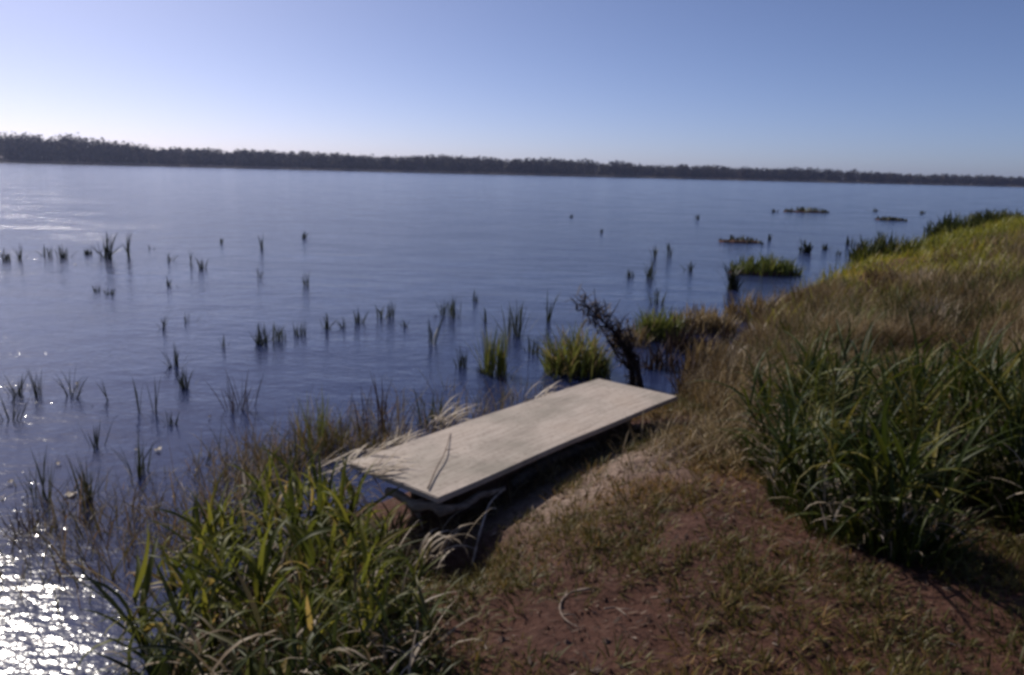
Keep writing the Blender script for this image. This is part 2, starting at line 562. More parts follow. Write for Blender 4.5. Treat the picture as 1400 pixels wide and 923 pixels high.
def build_far():
    az = np.linspace(faz[0], faz[-1], 260)
    rows = []
    for back, z in ((-6, -0.4), (0, 0.25), (6, 0.9), (40, 1.6), (160, 3.0), (700, 4.0)):
        x, y = far_pt(az, back + (3 * vnoise(az * 60, az * 0 + back, 4) if back < 10 else 0))
        rows.append(np.stack([x, y, np.full_like(x, z)], 1))
    v = np.concatenate(rows)
    n = len(az)
    i = np.arange(len(rows) - 1)[:, None] * n + np.arange(n - 1)[None]
    q = np.stack([i, i + 1, i + n + 1, i + n], -1).reshape(-1, 4)
    m, nn, l, p, out = new_mat('far_shore_earth')
    geo = nn.new('ShaderNodeNewGeometry')
    a = noise(nn, l, 0.15, 5, 0.6, geo.outputs['Position'])
    r = ramp(nn, [(0.35, (0.06, 0.048, 0.038)), (0.65, (0.14, 0.115, 0.09))])
    l.new(a.outputs['Fac'], r.inputs[0])
    l.new(r.outputs[0], p.inputs['Base Color'])
    p.inputs['Roughness'].default_value = 0.95
    tag(link('far_shore', mesh_np('far_shore', v, q), m), 'low brown far shore of the lake', None, None, 'structure')

    # the wood: crowns of many leaf clumps, one mass
    nt = 2600
    az = rng.uniform(faz[1], faz[-1], nt)
    back = 8 + rng.random(nt) ** 1.3 * 55
    x, y = far_pt(az, back)
    hgt = np.interp(az, faz, fH) * (0.70 + 0.30 * rng.random(nt)) * (1 + 0.10 * vnoise(az * 45, az * 0, 6) * 2)
    rad = hgt * rng.uniform(0.30, 0.50, nt)
    k = 90
    u = rng.normal(size=(nt, k, 3))
    u /= np.linalg.norm(u, axis=2, keepdims=True)
    u *= (rng.random((nt, k, 1)) ** 0.4)
    cx = np.stack([x, y, 0.8 + hgt * 0.50], 1)[:, None, :]
    sc = np.stack([rad, rad, hgt * 0.52], 1)[:, None, :]
    c = (cx + u * sc).reshape(-1, 3)
    c[:, 2] = np.maximum(c[:, 2], 0.9)
    ntot = len(c)
    s = rng.uniform(0.35, 0.95, ntot)
    a = rng.normal(size=(ntot, 3))
    a /= np.linalg.norm(a, axis=1, keepdims=True)
    b = np.cross(a, rng.normal(size=(ntot, 3)))
    b /= np.linalg.norm(b, axis=1, keepdims=True)
    a, b = a * s[:, None], b * s[:, None] * 0.8
    v = np.stack([c - a, c - b * 0.9, c + a * 1.1, c + b], 1).reshape(-1, 3)
    q = (np.arange(ntot) * 4)[:, None] + np.arange(4)[None]
    tint = np.repeat(np.clip(0.45 + 0.25 * rng.normal(size=nt), 0, 1), k)
    tint = np.repeat(np.clip(tint + 0.1 * rng.normal(size=ntot), 0, 1), 4)
    # trunks as slim tapered prisms
    tv, tq = [], []
    h0 = hgt * 0.62
    for j in range(3):
        an = j * 2.094
        tv.append(np.stack([x + 0.22 * np.cos(an), y + 0.22 * np.sin(an), np.full(nt, 0.0)], 1))
        tv.append(np.stack([x + 0.08 * np.cos(an), y + 0.08 * np.sin(an), h0 + 1], 1))
    tv = np.stack(tv, 1)
    base = len(v) + (np.arange(nt) * 6)[:, None, None]
    tq = (np.array([[0, 2, 3, 1], [2, 4, 5, 3], [4, 0, 1, 5]])[None] + base).reshape(-1, 4)
    v = np.concatenate([v, tv.reshape(-1, 3)])
    tint = np.concatenate([tint, np.full(nt * 6, 0.2)])
    o = link('woodland', mesh_np('woodland', v, np.concatenate([q, tq]), None, tint, False), M['wood_far'])
    tag(o, 'dark unbroken belt of trees along the far shore of the lake', 'woodland', None, 'stuff')

    # pale reed fringe at the foot of the wood
    nb = 16000
    az = rng.uniform(faz[1], faz[-1], nb)
    x, y = far_pt(az, rng.uniform(-2, 7, nb))
    h = rng.uniform(0.6, 1.9, nb)
    o = blades('reed_fringe', M['fringe'], np.stack([x, y, np.full(nb, 0.1)], 1), h, rng.uniform(0.15, 0.4, nb), rng.uniform(0, 6.28, nb),
               rng.uniform(0, 0.3, nb), 0.3, rng.uniform(0.2, 0.9, nb), 2)
    tag(o, 'thin grey tan reed fringe at the foot of the far wood', 'reeds', None, 'stuff')


build_far()

# ------------------------------------------------------------------ wooden platform
def box_mesh(name, lx, ly, lz, cuts=1, bev=0.004, warp=0.0, seed=0):
    import bmesh
    bm = bmesh.new()
    bmesh.ops.create_cube(bm, size=1.0)
    bmesh.ops.scale(bm, vec=(lx, ly, lz), verts=bm.verts)
    if cuts > 1:
        ed = [e for e in bm.edges if abs((e.verts[0].co - e.verts[1].co).x) > lx * 0.9]
        bmesh.ops.subdivide_edges(bm, edges=ed, cuts=cuts, use_grid_fill=True)
    if bev:
        bmesh.ops.bevel(bm, geom=[e for e in bm.edges if len(e.link_faces) == 2 and e.calc_face_angle(0) > 0.7], offset=bev, segments=2, affect='EDGES')
    rr = random.Random(seed)
    if warp:
        ph = rr.uniform(0, 6)
        for v in bm.verts:
            v.co.z += warp * math.sin(v.co.x * 1.7 + ph)
            v.co.y += warp * 0.6 * math.sin(v.co.x * 5.1 + ph * 2)
    me = bpy.data.meshes.new(name)
    bm.to_mesh(me)
    bm.free()
    return me


plat = empty('wooden_platform', (PC[0], PC[1], 0.0), PANG)
tag(plat, 'long pale weathered board platform lying at the water\'s edge', 'platform')
TH = 0.034
pan = link('deck_panel', box_mesh('deck_panel', PLEN, PWID, TH, 14, 0.005, 0.006, 3), M['board'], plat)
pan.location = (0, 0, TOP - TH / 2)
for s in (-1, 1):
    st = link('stringer', box_mesh('stringer', PLEN - 0.30, 0.05, 0.08, 8, 0.006, 0.004, 5 + s), M['timber'], plat)
    st.location = (0, s * (PWID / 2 - 0.22), TOP - TH - 0.041)
for k in range(4):
    xk = -PLEN / 2 + 0.26 + k * (PLEN - 0.52) / 3
    j = link('joist', box_mesh('joist', 0.06, PWID - 0.50, 0.07, 1, 0.005), M['timber'], plat)
    j.location = (xk, 0, TOP - TH - 0.0385)
    for s in (-1, 1):
        yk = s * (PWID / 2 - 0.29)
        wx, wy = PC[0] + math.cos(PANG) * xk - math.sin(PANG) * yk, PC[1] + math.sin(PANG) * xk + math.cos(PANG) * yk
        zb = min(gz(wx, wy), 0.1) - 0.18
        zt = TOP - TH - 0.004
        pts = [(xk, yk, zb + (zt - zb) * t) for t in (0, 0.35, 0.7, 1)]
        tube('post', M['timber'], pts, [0.042, 0.046, 0.043, 0.04], plat, 8)

# bleached log lying in the gap under the near corner
def log_thing(name, label, pts, rad, mat, stubs=()):
    b = pts[0]
    root = empty(name, b)
    tag(root, label, 'log')
    rel = [tuple(np.array(p) - np.array(b)) for p in pts]
    n = 14
    tt = np.linspace(0, len(rel) - 1, n)
    P = np.stack([np.interp(tt, range(len(rel)), [r[c] for r in rel]) for c in range(3)], 1)
    P[:, 2] += 0.012 * np.sin(tt * 5.3) + 0.006 * np.sin(tt * 13.0)
    rr = [np.interp(t, range(len(rad)), rad) * (1 + 0.16 * math.sin(t * 7.1 + 1) + 0.14 * math.sin(t * 17.3)) for t in tt]
    tube('trunk', mat, P, rr, root, 9)
    for i, d, ln in stubs:
        p = Vector(P[i])
        tube('branch_stub', mat, [p, p + Vector(d) * ln * 0.6, p + Vector(d) * ln + Vector((0, 0, -0.02))], [rr[i] * 0.5, rr[i] * 0.35, rr[i] * 0.15], root, 6)
    return root


def on(px, py, dz=0.0, guess=0.25):
    """Point of the ground under a photograph pixel."""
    z = guess
    for _ in range(14):
        p = at(px, py, z)
        z = 0.5 * z + 0.5 * max(gz(p[0], p[1]), 0.0)
    p = at(px, py, z)
    return np.array([p[0], p[1], z + dz])


a, b, c, d = at(530, 672, 0.30), at(570, 690, 0.29), at(610, 697, 0.29), at(690, 668, 0.28)
log_thing('driftwood_log', 'bleached crooked driftwood log wedged under the platform\'s near corner', [a, b, c, d], [0.022, 0.032, 0.03, 0.012], M['mid_log'],
          [(4, (0.3, -0.2, -0.6), 0.16)])
a, b, c = at(700, 664, 0.2), at(745, 632, 0.235), at(815, 608, 0.21)
log_thing('driftwood_log', 'grey log lying along the shaded landward edge of the platform', [a, b, c], [0.03, 0.045, 0.035], M['grey_log'], [(7, (0.2, -0.5, 0.3), 0.12)])


# ------------------------------------------------------------------ plants with leaves one can pick apart
def leaf_proto(name, length, width, lean, bend, seg=6, fold=0.35, droop=1.5):
    """One arching leaf with a folded midrib, growing from the origin towards +X."""
    v, q = [], []
    x = z = 0.0
    t_all = []
    for k in range(seg + 1):
        t = k / seg
        if k:
            th = lean + bend * ((k - 0.5) / seg) ** droop
            x += math.sin(th) * length / seg
            z += math.cos(th) * length / seg
        wd = width / 2 * (0.4 + 0.6 * min(1, t / 0.25)) * max(0.03, (1 - max(0, t - 0.3) / 0.7) ** 0.75)
        th = lean + bend * t ** droop
        nx, nz = -math.cos(th), math.sin(th)
        v += [(x + nx * wd * fold, -wd, z + nz * wd * fold), (x, 0, z), (x + nx * wd * fold, wd, z + nz * wd * fold)]
    for k in range(seg):
        o = 3 * k
        q += [(o, o + 1, o + 4, o + 3), (o + 1, o + 2, o + 5, o + 4)]
    return mesh_np(name, np.array(v), q)


PROTO = {}
for key, mat, ln, wd in (('bush', 'green', 0.66, 0.024), ('front', 'lime', 0.46, 0.034), ('frontgreen', 'frontmix', 0.40, 0.028)):
    PROTO[key] = []
    for i in range(14):
        me = leaf_proto('leaf', ln * random.uniform(0.7, 1.2), wd * random.uniform(0.75, 1.25), random.uniform(0.1, 0.6), random.choice((random.uniform(0.3, 0.9), random.uniform(0.8, 2.5), random.uniform(0.8, 2.5))), droop=random.uniform(1.2, 2.2))
        me.materials.append(M[mat])
        PROTO[key].append(me)


def leafy_plant(name, loc, height, nstem, nleaf, spread, key, blade_mat, nfill, label, cat, group, lean_to=(0, 0), fill_h=0.7, sc=1.0):
    root = empty(name, loc)
    tag(root, label, cat, group)
    stems = []
    for i in range(nstem):
        an = random.uniform(0, 6.28)
        r0 = spread * 0.35 * math.sqrt(random.random())
        bx, by = r0 * math.cos(an), r0 * math.sin(an)
        h = height * random.uniform(0.6, 1.0)
        tx = bx + spread * random.uniform(0.2, 0.75) * math.cos(an + random.uniform(-0.8, 0.8)) + lean_to[0]
        ty = by + spread * random.uniform(0.2, 0.75) * math.sin(an + random.uniform(-0.8, 0.8)) + lean_to[1]
        pts = [Vector((bx + (tx - bx) * t ** 1.7, by + (ty - by) * t ** 1.7, -0.05 + (h + 0.05) * t)) for t in (0, 0.3, 0.6, 0.85, 1)]
        st = tube('stem', M['green_t'], pts, [0.0065, 0.006, 0.005, 0.004, 0.002], root, 5)
        stems.append((pts, st))
    for i in range(nleaf):
        pts, st = stems[i % nstem]
        t = 0.12 + 0.88 * random.random() ** 0.8
        f = t * (len(pts) - 1)
        k = min(int(f), len(pts) - 2)
        p = pts[k].lerp(pts[k + 1], f - k)
        me = random.choice(PROTO[key])
        o = bpy.data.objects.new('leaf', me)
        COL.objects.link(o)
        o.parent = st
        o.location = p
        s = sc * random.uniform(0.7, 1.2) * (1.0 if t < 0.7 else 0.85)
        o.scale = (s, s, s)
        o.rotation_euler = (random.gauss(0, 0.25), random.gauss(0.1, 0.3), random.uniform(0, 6.28))
    if nfill:
        an = rng.uniform(0, 6.28, nfill)
        r0 = spread * 0.75 * np.sqrt(rng.random(nfill))
        base = np.stack([r0 * np.cos(an), r0 * np.sin(an), np.full(nfill, -0.06)], 1)
        for j in range(nfill):
            base[j, 2] = gz(loc[0] + base[j, 0], loc[1] + base[j, 1]) - loc[2] - 0.03
        o = blades('foliage', blade_mat, base, height * fill_h * rng.uniform(0.4, 1.1, nfill), rng.uniform(0.006, 0.016, nfill), an + rng.normal(0, 0.8, nfill),
                   rng.uniform(0.0, 0.45, nfill), rng.uniform(0.3, 1.9, nfill), np.clip(rng.normal(0.45, 0.25, nfill), 0, 1), 5, root)
        o['kind'] = 'stuff'
    nd = nfill // 4
    if nd:
        an = rng.uniform(0, 6.28, nd)
        r0 = spread * 0.8 * np.sqrt(rng.random(nd))
        base = np.stack([r0 * np.cos(an), r0 * np.sin(an), height * rng.uniform(0.0, 0.45, nd)], 1)
        o = blades('dead_blades', M['straw'], base, rng.uniform(0.08, 0.24, nd), rng.uniform(0.006, 0.014, nd), an + rng.normal(0, 1.0, nd), rng.uniform(0.2, 1.3, nd), rng.uniform(0.3, 1.8, nd),
                   np.clip(rng.normal(0.4, 0.3, nd), 0, 1), 4, root)
        o['kind'] = 'stuff'
    return root


# the big clump of tall grass on the right of the path
BUSH = [(1075, 640, .42, .28), (1105, 690, .40, .26), (1130, 610, .52, .32), (1170, 730, .42, .28), (1190, 650, .58, .32), (1215, 590, .42, .34), (1235, 745, .45, .28),
        (1270, 665, .64, .34), (1285, 575, .36, .34), (1340, 630, .50, .36), (1370, 560, .32, .36), (1405, 690, .72, .34), (1430, 610, .48, .38), (1465, 730, .75, .4), (1120, 560, .36, .32), (1065, 575, .34, .28)]
BUSHL = ('low arching green tussock where the big clump meets the tan dry grass', 'arching green grass tussock at the foot of the big clump beside the soil path',
         'shorter green tussock at the back of the big clump against the brown slope', 'tall arching dark green tussock in the heart of the big clump')
for i, (px, py, h, sp) in enumerate(BUSH):
    p = on(px, py, 0, 0.45)
    edge = px < 1110
    leafy_plant('tall_grass_tussock', p, h, 10, 76, sp, 'bush', M['green_t'], 300,
                BUSHL[0 if edge else 1 if py > 700 else 2 if py < 600 else 3], 'grass tussock', ('tussocks where the clump meets the dry grass', 'front tussocks of the big clump', 'back tussocks of the big clump', 'middle tussocks of the big clump')[0 if edge else 1 if py > 700 else 2 if py < 600 else 3], (-0.05, -0.08), sc=0.8)

# broad-leaved plants at the near end of the platform
FRONT = [(215, 905, .30, .18, 0), (255, 850, .32, .2, 0), (300, 900, .32, .22, 0), (330, 800, .36, .22, 0), (380, 860, .38, .24, 0), (395, 780, .44, .2, 0), (450, 910, .34, .24, 0), (455, 830, .40, .22, 0),
         (500, 785, .30, .2, 0), (525, 860, .34, .22, 0), (560, 810, .22, .18, 1), (560, 905, .22, .16, 1), (475, 735, .20, .16, 0), (370, 725, .30, .16, 0), (285, 775, .26, .16, 0), (540, 755, .13, .14, 1),
         (240, 960, .34, .24, 1), (370, 970, .36, .26, 1), (520, 975, .32, .26, 1), (425, 740, .26, .16, 0), (330, 760, .26, .16, 1)]
def front_label(px, py, g):
    hue = 'narrow-leaved green' if g else 'yellow green'
    where = ('in the thicket\'s fringe next to the sparkling water' if px < 300 else 'right below the platform\'s near end' if py < 790 and px > 410 else
             'at the thicket\'s border with the soil path' if px > 550 else 'in the thicket\'s lakeward top' if py < 790 else 'in the dense middle of the near thicket')
    return hue + ' plant ' + where, 'plant', hue + ' plants ' + where


for i, (px, py, h, sp, g) in enumerate(FRONT):
    p = on(px, py, 0, 0.15)
    leafy_plant('waterside_plant', p, h, 6, 34, sp, 'frontgreen' if g else 'front', M['green_t'] if g else M['lime_t'], 70,
                *front_label(px, py, g), (0.03, 0.0) if px < 500 else (-0.05, 0.0), sc=0.78 if px < 500 else 0.55)

# ------------------------------------------------------------------ reeds in the lake
def reed(px, py, hp, wp, kind, label, group, lean=0.06, name='reed_clump', cat='reeds', n=None):
    p = at(px, py, 0.0)
    dist = p[1] / math.cos(PITCH)
    s = dist / F
    h, wd = hp * s, max(wp * s, 0.03)
    n = n or int(np.clip(wp * 1.3, 4, 46))
    an = rng.uniform(0, 6.28, n)
    r0 = wd * 0.5 * np.sqrt(rng.random(n))
    base = np.stack([r0 * np.cos(an), r0 * np.sin(an), np.full(n, -0.12)], 1)
    ln = (h * rng.uniform(0.55, 1.12, n)) + 0.12
    bw = np.clip(s * rng.uniform(1.1, 2.6, n), 0.005, 0.09)
    tint = {'dark': 0.22, 'olive': 0.55, 'lime': 0.72, 'brown': 0.8, 'straw': 0.5}[kind]
    mat = {'dark': 'reed', 'olive': 'reed', 'lime': 'lime_t', 'brown': 'brown', 'straw': 'straw'}[kind]
    o = blades(name, M[mat], base, ln, bw, rng.uniform(0, 6.28, n), np.abs(rng.normal(lean, 0.09, n)) + np.where(rng.random(n) < 0.12, 0.6, 0), rng.uniform(0.0, 1.0, n) * rng.uniform(0.3, 1.3),
               np.clip(rng.normal(tint, 0.14, n), 0, 1), 4, wmid=0.45)
    o.location = (p[0], p[1], 0)
    return tag(o, label, cat, group)


FAR_L = 'few thin dark reed stems standing far out in open water'
FAR_G = 'thin reed stems far out in the lake'
for px, py, hp, wp in [(8, 356, 18, 9), (30, 354, 26, 8), (66, 350, 18, 11), (86, 352, 20, 10), (122, 347, 9, 14), (176, 351, 38, 5), (207, 340, 6, 5), (231, 357, 17, 6), (262, 362, 28, 6),
                       (277, 367, 21, 7), (302, 332, 9, 5), (360, 340, 24, 4), (354, 379, 20, 5), (415, 325, 13, 6), (419, 390, 22, 7), (231, 390, 14, 6), (133, 398, 12, 9), (150, 402, 12, 8),
                       (780, 297, 5, 6), (822, 318, 7, 5), (862, 378, 12, 10), (944, 370, 16, 8), (952, 299, 8, 8), (1130, 341, 11, 10), (1146, 348, 9, 7), (1162, 335, 13, 9), (1053, 328, 10, 9),
                       (1058, 290, 6, 10), (1195, 289, 5, 10), (1262, 292, 5, 8)]:
    reed(px, py, hp, wp, 'dark', FAR_L, FAR_G)
reed(145, 353, 40, 17, 'dark', 'tall dense dark reed clump rising among the thin far-out stems', None, 0.06)
MID_L = 'dark upright reed clump in the loose line across the middle of the bay'
MID_G = 'reed clumps strung across the bay'
for px, py, hp, wp, k in [(222, 448, 24, 7, 'dark'), (257, 441, 20, 6, 'dark'), (305, 474, 22, 5, 'dark'), (357, 470, 30, 20, 'dark'), (410, 458, 20, 16, 'dark'), (447, 449, 24, 10, 'dark'),
                          (469, 448, 18, 8, 'dark'), (491, 441, 24, 10, 'dark'), (535, 433, 24, 12, 'dark'), (556, 446, 14, 6, 'dark'), (590, 470, 48, 8, 'dark'),
                          (606, 430, 24, 8, 'dark'), (650, 412, 17, 7, 'dark'), (664, 440, 26, 6, 'dark'), (895, 352, 18, 8, 'dark'), (915, 349, 20, 9, 'dark'), (239, 500, 32, 12, 'dark'),
                          (253, 530, 42, 11, 'dark'), (235, 580, 24, 12, 'dark'), (750, 440, 46, 7, 'dark'), (632, 502, 32, 15, 'dark'), (658, 510, 18, 10, 'dark')]:
    reed(px, py, hp, wp, k, MID_L, MID_G)
OL_L = 'olive green reed clump in the loose line across the middle of the bay'
for px, py, hp, wp in [(382, 464, 26, 20), (522, 434, 20, 12), (620, 432, 34, 18), (889, 380, 26, 10), (898, 416, 24, 16), (704, 458, 54, 30), (730, 482, 26, 16)]:
    reed(px, py, hp, wp, 'olive', OL_L, 'olive reed clumps strung across the bay')
reed(678, 512, 68, 30, 'lime', 'bright yellow green reed clump standing in water off the platform', None, 0.08, n=110)
NEAR_L = 'leaning dark reed stems in the calm water off the near thicket'
for px, py, hp, wp, ln in [(14, 575, 42, 10, 0.35), (24, 541, 44, 15, 0.12), (51, 540, 46, 12, 0.1), (97, 541, 42, 8, 0.15), (152, 546, 46, 6, 0.25), (190, 562, 60, 5, 0.08), (213, 562, 60, 5, 0.1), (132, 612, 46, 8, 0.25)]:
    reed(px, py, hp, wp, 'dark', NEAR_L, 'reed stems off the near thicket', ln)
for px, py, hp, wp in [(58, 685, 84, 24), (120, 682, 68, 22), (190, 648, 60, 22)]:
    reed(px, py, hp, wp, 'olive', 'green grassy tuft growing in shallow water beside pale floating leaves that stand in for glints', 'grassy tufts in the shallows', 0.14, 'grass_tuft', 'grass', 30)
reed(330, 560, 60, 34, 'brown', 'reddish brown withered weed standing in the shallows', None, 0.25, 'withered_weed', 'weed', 26)
reed(36, 725, 50, 24, 'brown', 'dark withered weed at the edge of the sparkling water', None, 0.25, 'withered_weed', 'weed', 26)
reed(432, 612, 84, 36, 'lime', 'yellow green reed clump at the waterline by the platform\'s lakeward side', None, 0.12, n=50)
reed(400, 640, 60, 30, 'olive', 'short olive reed clump at the waterline before the near thicket', None, 0.15, n=36)
reed(520, 600, 100, 60, 'brown', 'sparse tall brown weed stalks beside the platform\'s lakeward edge', None, 0.14, 'weed_stalks', 'weed', 26)
reed(590, 580, 60, 50, 'olive', 'thin olive weed growing in water behind the platform\'s near half', None, 0.14, 'weed_stalks', 'weed', 26)

# yellow-green shrubs of leafy sedge
def sedge(px, py, hp, wp, mat, label, n, group=None, z=0.0, tint=0.55, name='sedge_clump', cat='sedge', depth=None, wide=0.5):
    p = at(px, py, z)
    s = p[1] / math.cos(PITCH) / F
    h, wd = hp * s, wp * s
    u = rng.uniform(-0.5, 0.5, n) * wd
    v = rng.normal(0, 0.22, n) * min(wd, depth or wd)
    base = np.stack([u, v, np.full(n, -0.08)], 1)
    edge = np.sqrt(np.clip(1 - (2 * u / wd) ** 2 * 0.8, 0.1, 1))
    ln = h * edge * rng.uniform(0.45, 1.2, n) + 0.08
    o = blades(name, M[mat], base, ln, np.clip(s * rng.uniform(1.5, 3.6, n), 0.006, 0.12), rng.uniform(0, 6.28, n), np.abs(rng.normal(0.2, 0.14, n)), rng.uniform(0.1, wide * 2, n),
               np.clip(rng.normal(tint, 0.2, n), 0, 1), 4, wmid=0.4)
    if cat == 'islet':
        root = empty(name, (p[0], p[1], 0))
        o.name = 'islet_grass'
        o.parent = root
        o['kind'] = 'stuff'
        na, dep = 22, 0.3 * min(wd, depth or wd) + 0.1
        ring = np.array([(math.cos(6.2832 * i / na), math.sin(6.2832 * i / na)) for i in range(na)])
        jit = 1 + 0.16 * np.sin(np.arange(na) * 2.7 + px)
        vv = [(a * wd * 0.52 * f * q, b * dep * f * q, zz) for f, zz in ((1.1, -0.2), (1.0, 0.0), (0.8, 0.05)) for (a, b), q in zip(ring, jit)] + [(0, 0, 0.07)]
        qq = [(k * na + i, k * na + (i + 1) % na, (k + 1) * na + (i + 1) % na, (k + 1) * na + i) for k in range(2) for i in range(na)]
        tt = [(2 * na + i, 2 * na + (i + 1) % na, 3 * na) for i in range(na)]
        link('mud_mound', mesh_np('mud_mound', np.array(vv), qq, tt, np.zeros(len(vv))), M['soil'], root)
        return tag(root, label, cat, group)
    o.location = (p[0], p[1], z)
    return tag(o, label, cat, group)


sedge(788, 508, 72, 84, 'lime_t', 'bushy yellow green sedge clump at the foot of the dark dead stalk', 420, None, 0.0, 0.78, wide=0.7)
sedge(900, 462, 48, 60, 'lime_t', 'golden brown sedge clump starting the spit of grass behind the platform', 300, None, 0, 0.6)
sedge(960, 452, 38, 90, 'dry', 'low golden brown sedge along the spit of grass behind the platform', 420, None, 0, 0.6, depth=0.5)
sedge(1030, 436, 44, 70, 'dry', 'reddish gold sedge clump where the grass spit meets the bank', 220, None, 0, 0.45, depth=0.6)
sedge(860, 470, 34, 50, 'dry', 'small dry brown sedge tuft next to the dark dead stalk', 110, None, 0, 0.4)
sedge(945, 530, 60, 36, 'brown', 'dark bare twigs at the platform\'s far landward corner', 60, None, 0.05, 0.6)
sedge(985, 525, 56, 46, 'dry', 'scrubby brown grass between the inlet and the big clump', 130, None, 0.15, 0.4)
sedge(985, 480, 50, 44, 'brown', 'dark twiggy brush at the edge of the bank by the inlet', 70, None, 0.05, 0.6)
sedge(905, 505, 44, 46, 'brown', 'loose dark twiggy weed between the dead stalk and the bank', 70, None, 0, 0.55)
sedge(965, 505, 56, 60, 'dry', 'brown dry sedge clump at the inner end of the inlet', 150, None, 0.03, 0.3)
sedge(935, 480, 50, 50, 'brown', 'dark brown withered sedge in the inlet behind the platform', 110, None, 0, 0.5)
sedge(1046, 374, 28, 88, 'lime_t', 'long grassy islet with dark undercut edge in the water off the bank', 460, None, 0, 0.45, 'grassy_islet', 'islet', 0.9)
sedge(1001, 396, 46, 14, 'reed', 'dark reed blades standing in for the reflection at the outer end of the long grassy islet', 40, None, 0, 0.2, 'reed_clump', 'reeds')  # dark blades stand in for the islet's reflection in the water
sedge(1100, 345, 20, 12, 'reed', 'dark reed clump just past the inner end of the long islet', 34, None, 0, 0.3, 'reed_clump', 'reeds')
sedge(1012, 331, 10, 52, 'reed', 'low dark reed islet beyond the long grassy islet', 90, None, 0, 0.35, 'reed_islet', 'islet', 1.0)
sedge(1102, 290, 8, 56, 'reed', 'distant flat reed islet out in the bay', 110, None, 0, 0.55, 'reed_islet', 'islet', 1.5)
sedge(1218, 301, 5, 34, 'reed', 'thin streak of far reeds off the grassy bank', 260, None, 0, 0.35, 'reed_islet', 'islet', 1.5)
sedge(1215, 356, 38, 92, 'green_t', 'dense green reed bed at the waterline below the yellow bank', 420, None, 0.05, 0.6, 'reed_bed', 'reeds', 1.2)
sedge(1305, 326, 34, 62, 'green_t', 'bushy green reed bed farther along the yellow bank', 360, None, 0.05, 0.5, 'reed_bed', 'reeds', 1.5)
sedge(1365, 309, 24, 70, 'green_t', 'farthest green reed bed at the end of the yellow bank', 520, None, 0.05, 0.55, 'reed_bed', 'reeds', 2.0)

# separate weed clumps breaking up the slope of the bank
KIND = {'green_t': ('green weed clump standing out of the brown grass on the bank', 0.75), 'straw': ('pale dry weed clump standing out of the brown grass on the bank', 0.3),
        'lime_t': ('yellow green weed clump on the brown slope of the bank', 0.6), 'dry': ('rusty brown weed clump on the slope of the bank', 0.2)}
for px, py, hp, wp, mt in ((1085, 470, 40, 40, 'green_t'), (1130, 440, 40, 50, 'dry'), (1180, 455, 46, 50, 'lime_t'), (1230, 425, 40, 50, 'green_t'), (1275, 445, 46, 40, 'straw'), (1320, 420, 40, 60, 'dry'),
                           (1365, 445, 46, 50, 'green_t'), (1095, 420, 30, 40, 'dry'), (1150, 400, 30, 50, 'lime_t'), (1210, 385, 28, 44, 'dry'), (1265, 390, 28, 44, 'straw'), (1345, 378, 28, 60, 'straw'),
                           (1390, 400, 36, 50, 'lime_t'), (1300, 360, 20, 50, 'dry'), (1060, 500, 40, 36, 'lime_t'), (1040, 530, 36, 40, 'straw'), (1385, 350, 20, 50, 'lime_t'), (1105, 500, 46, 40, 'green_t')):
    z = on(px, py, 0, 0.5)[2]
    sedge(px, py, hp, wp, mt, KIND[mt][0], 150, 'weed clumps on the bank, ' + KIND[mt][0].split(' weed')[0], z, KIND[mt][1], 'weed_clump', 'weed', wide=0.7)

# ------------------------------------------------------------------ the dark dead stalk leaning over the water
def dead_stalk():
    b = on(866, 528, 0, 0.1)
    root = empty('dead_stalk', b)
    tag(root, 'dark dead bushy stalk leaning out over the water behind the platform', 'dead plant')
    right = Vector((1, 0.0, 0))
    s = b[1] / F

    def P(dx, dy, f=0.0):
        return Vector((dx * s, f, dy * s))
    main = [P(0, -8), P(-4, 28, .02), P(-14, 54, .03), P(-30, 76, .02), P(-52, 97, 0), P(-80, 122, -.02)]
    tube('stem', M['brown'], main, [0.034, 0.03, 0.026, 0.02, 0.014, 0.004], root, 7)
    side = [P(10, -6, .05), P(6, 26, .06), P(-6, 50, .05), P(-14, 74, .03)]
    tube('stem', M['brown'], side, [0.03, 0.026, 0.02, 0.008], root, 6)
    for k in range(5):
        ox, tip = random.uniform(-8, 14), random.uniform(0.55, 0.95)
        q = [P(ox, -6, random.uniform(-.05, .08))] + [m_ * tip + Vector((random.gauss(0, 0.035) + ox * s * 0.6, random.gauss(0, 0.05), random.gauss(0, 0.03))) for m_ in main[1:]]
        tube('stem', M['brown'], q, [0.02, 0.018, 0.015, 0.011, 0.007, 0.003], root, 5)
    for i in range(40):
        f = random.uniform(0.6, 4.9)
        k = int(f)
        p = main[k].lerp(main[k + 1], f - k)
        d = Vector((random.uniform(-1, 0.7), random.uniform(-0.7, 0.7), random.uniform(0.0, 1.0))).normalized()
        ln = random.uniform(0.1, 0.34)
        tube('branch', M['brown'], [p, p + d * ln * 0.6, p + d * ln + Vector((0, 0, 0.02))], [0.008, 0.006, 0.002], root, 4)
    n = 420
    f = 4.9 * rng.random(n) ** 0.7
    k = f.astype(int)
    mm = np.array([list(p) for p in main])
    base = mm[k] + (mm[k + 1] - mm[k]) * (f - k)[:, None] + rng.normal(0, 1, (n, 3)) * (0.025 + 0.055 * np.sin(np.clip(f / 4.9, 0, 1) * 2.6) ** 2)[:, None]
    o = blades('withered_leaves', M['brown'], base, rng.uniform(0.06, 0.24, n), rng.uniform(0.010, 0.028, n), rng.uniform(0, 6.28, n), rng.uniform(0.3, 1.4, n), rng.uniform(0.2, 1.6, n),
               np.clip(rng.normal(0.45, 0.25, n), 0, 1), 3, root)
    o['kind'] = 'stuff'


dead_stalk()

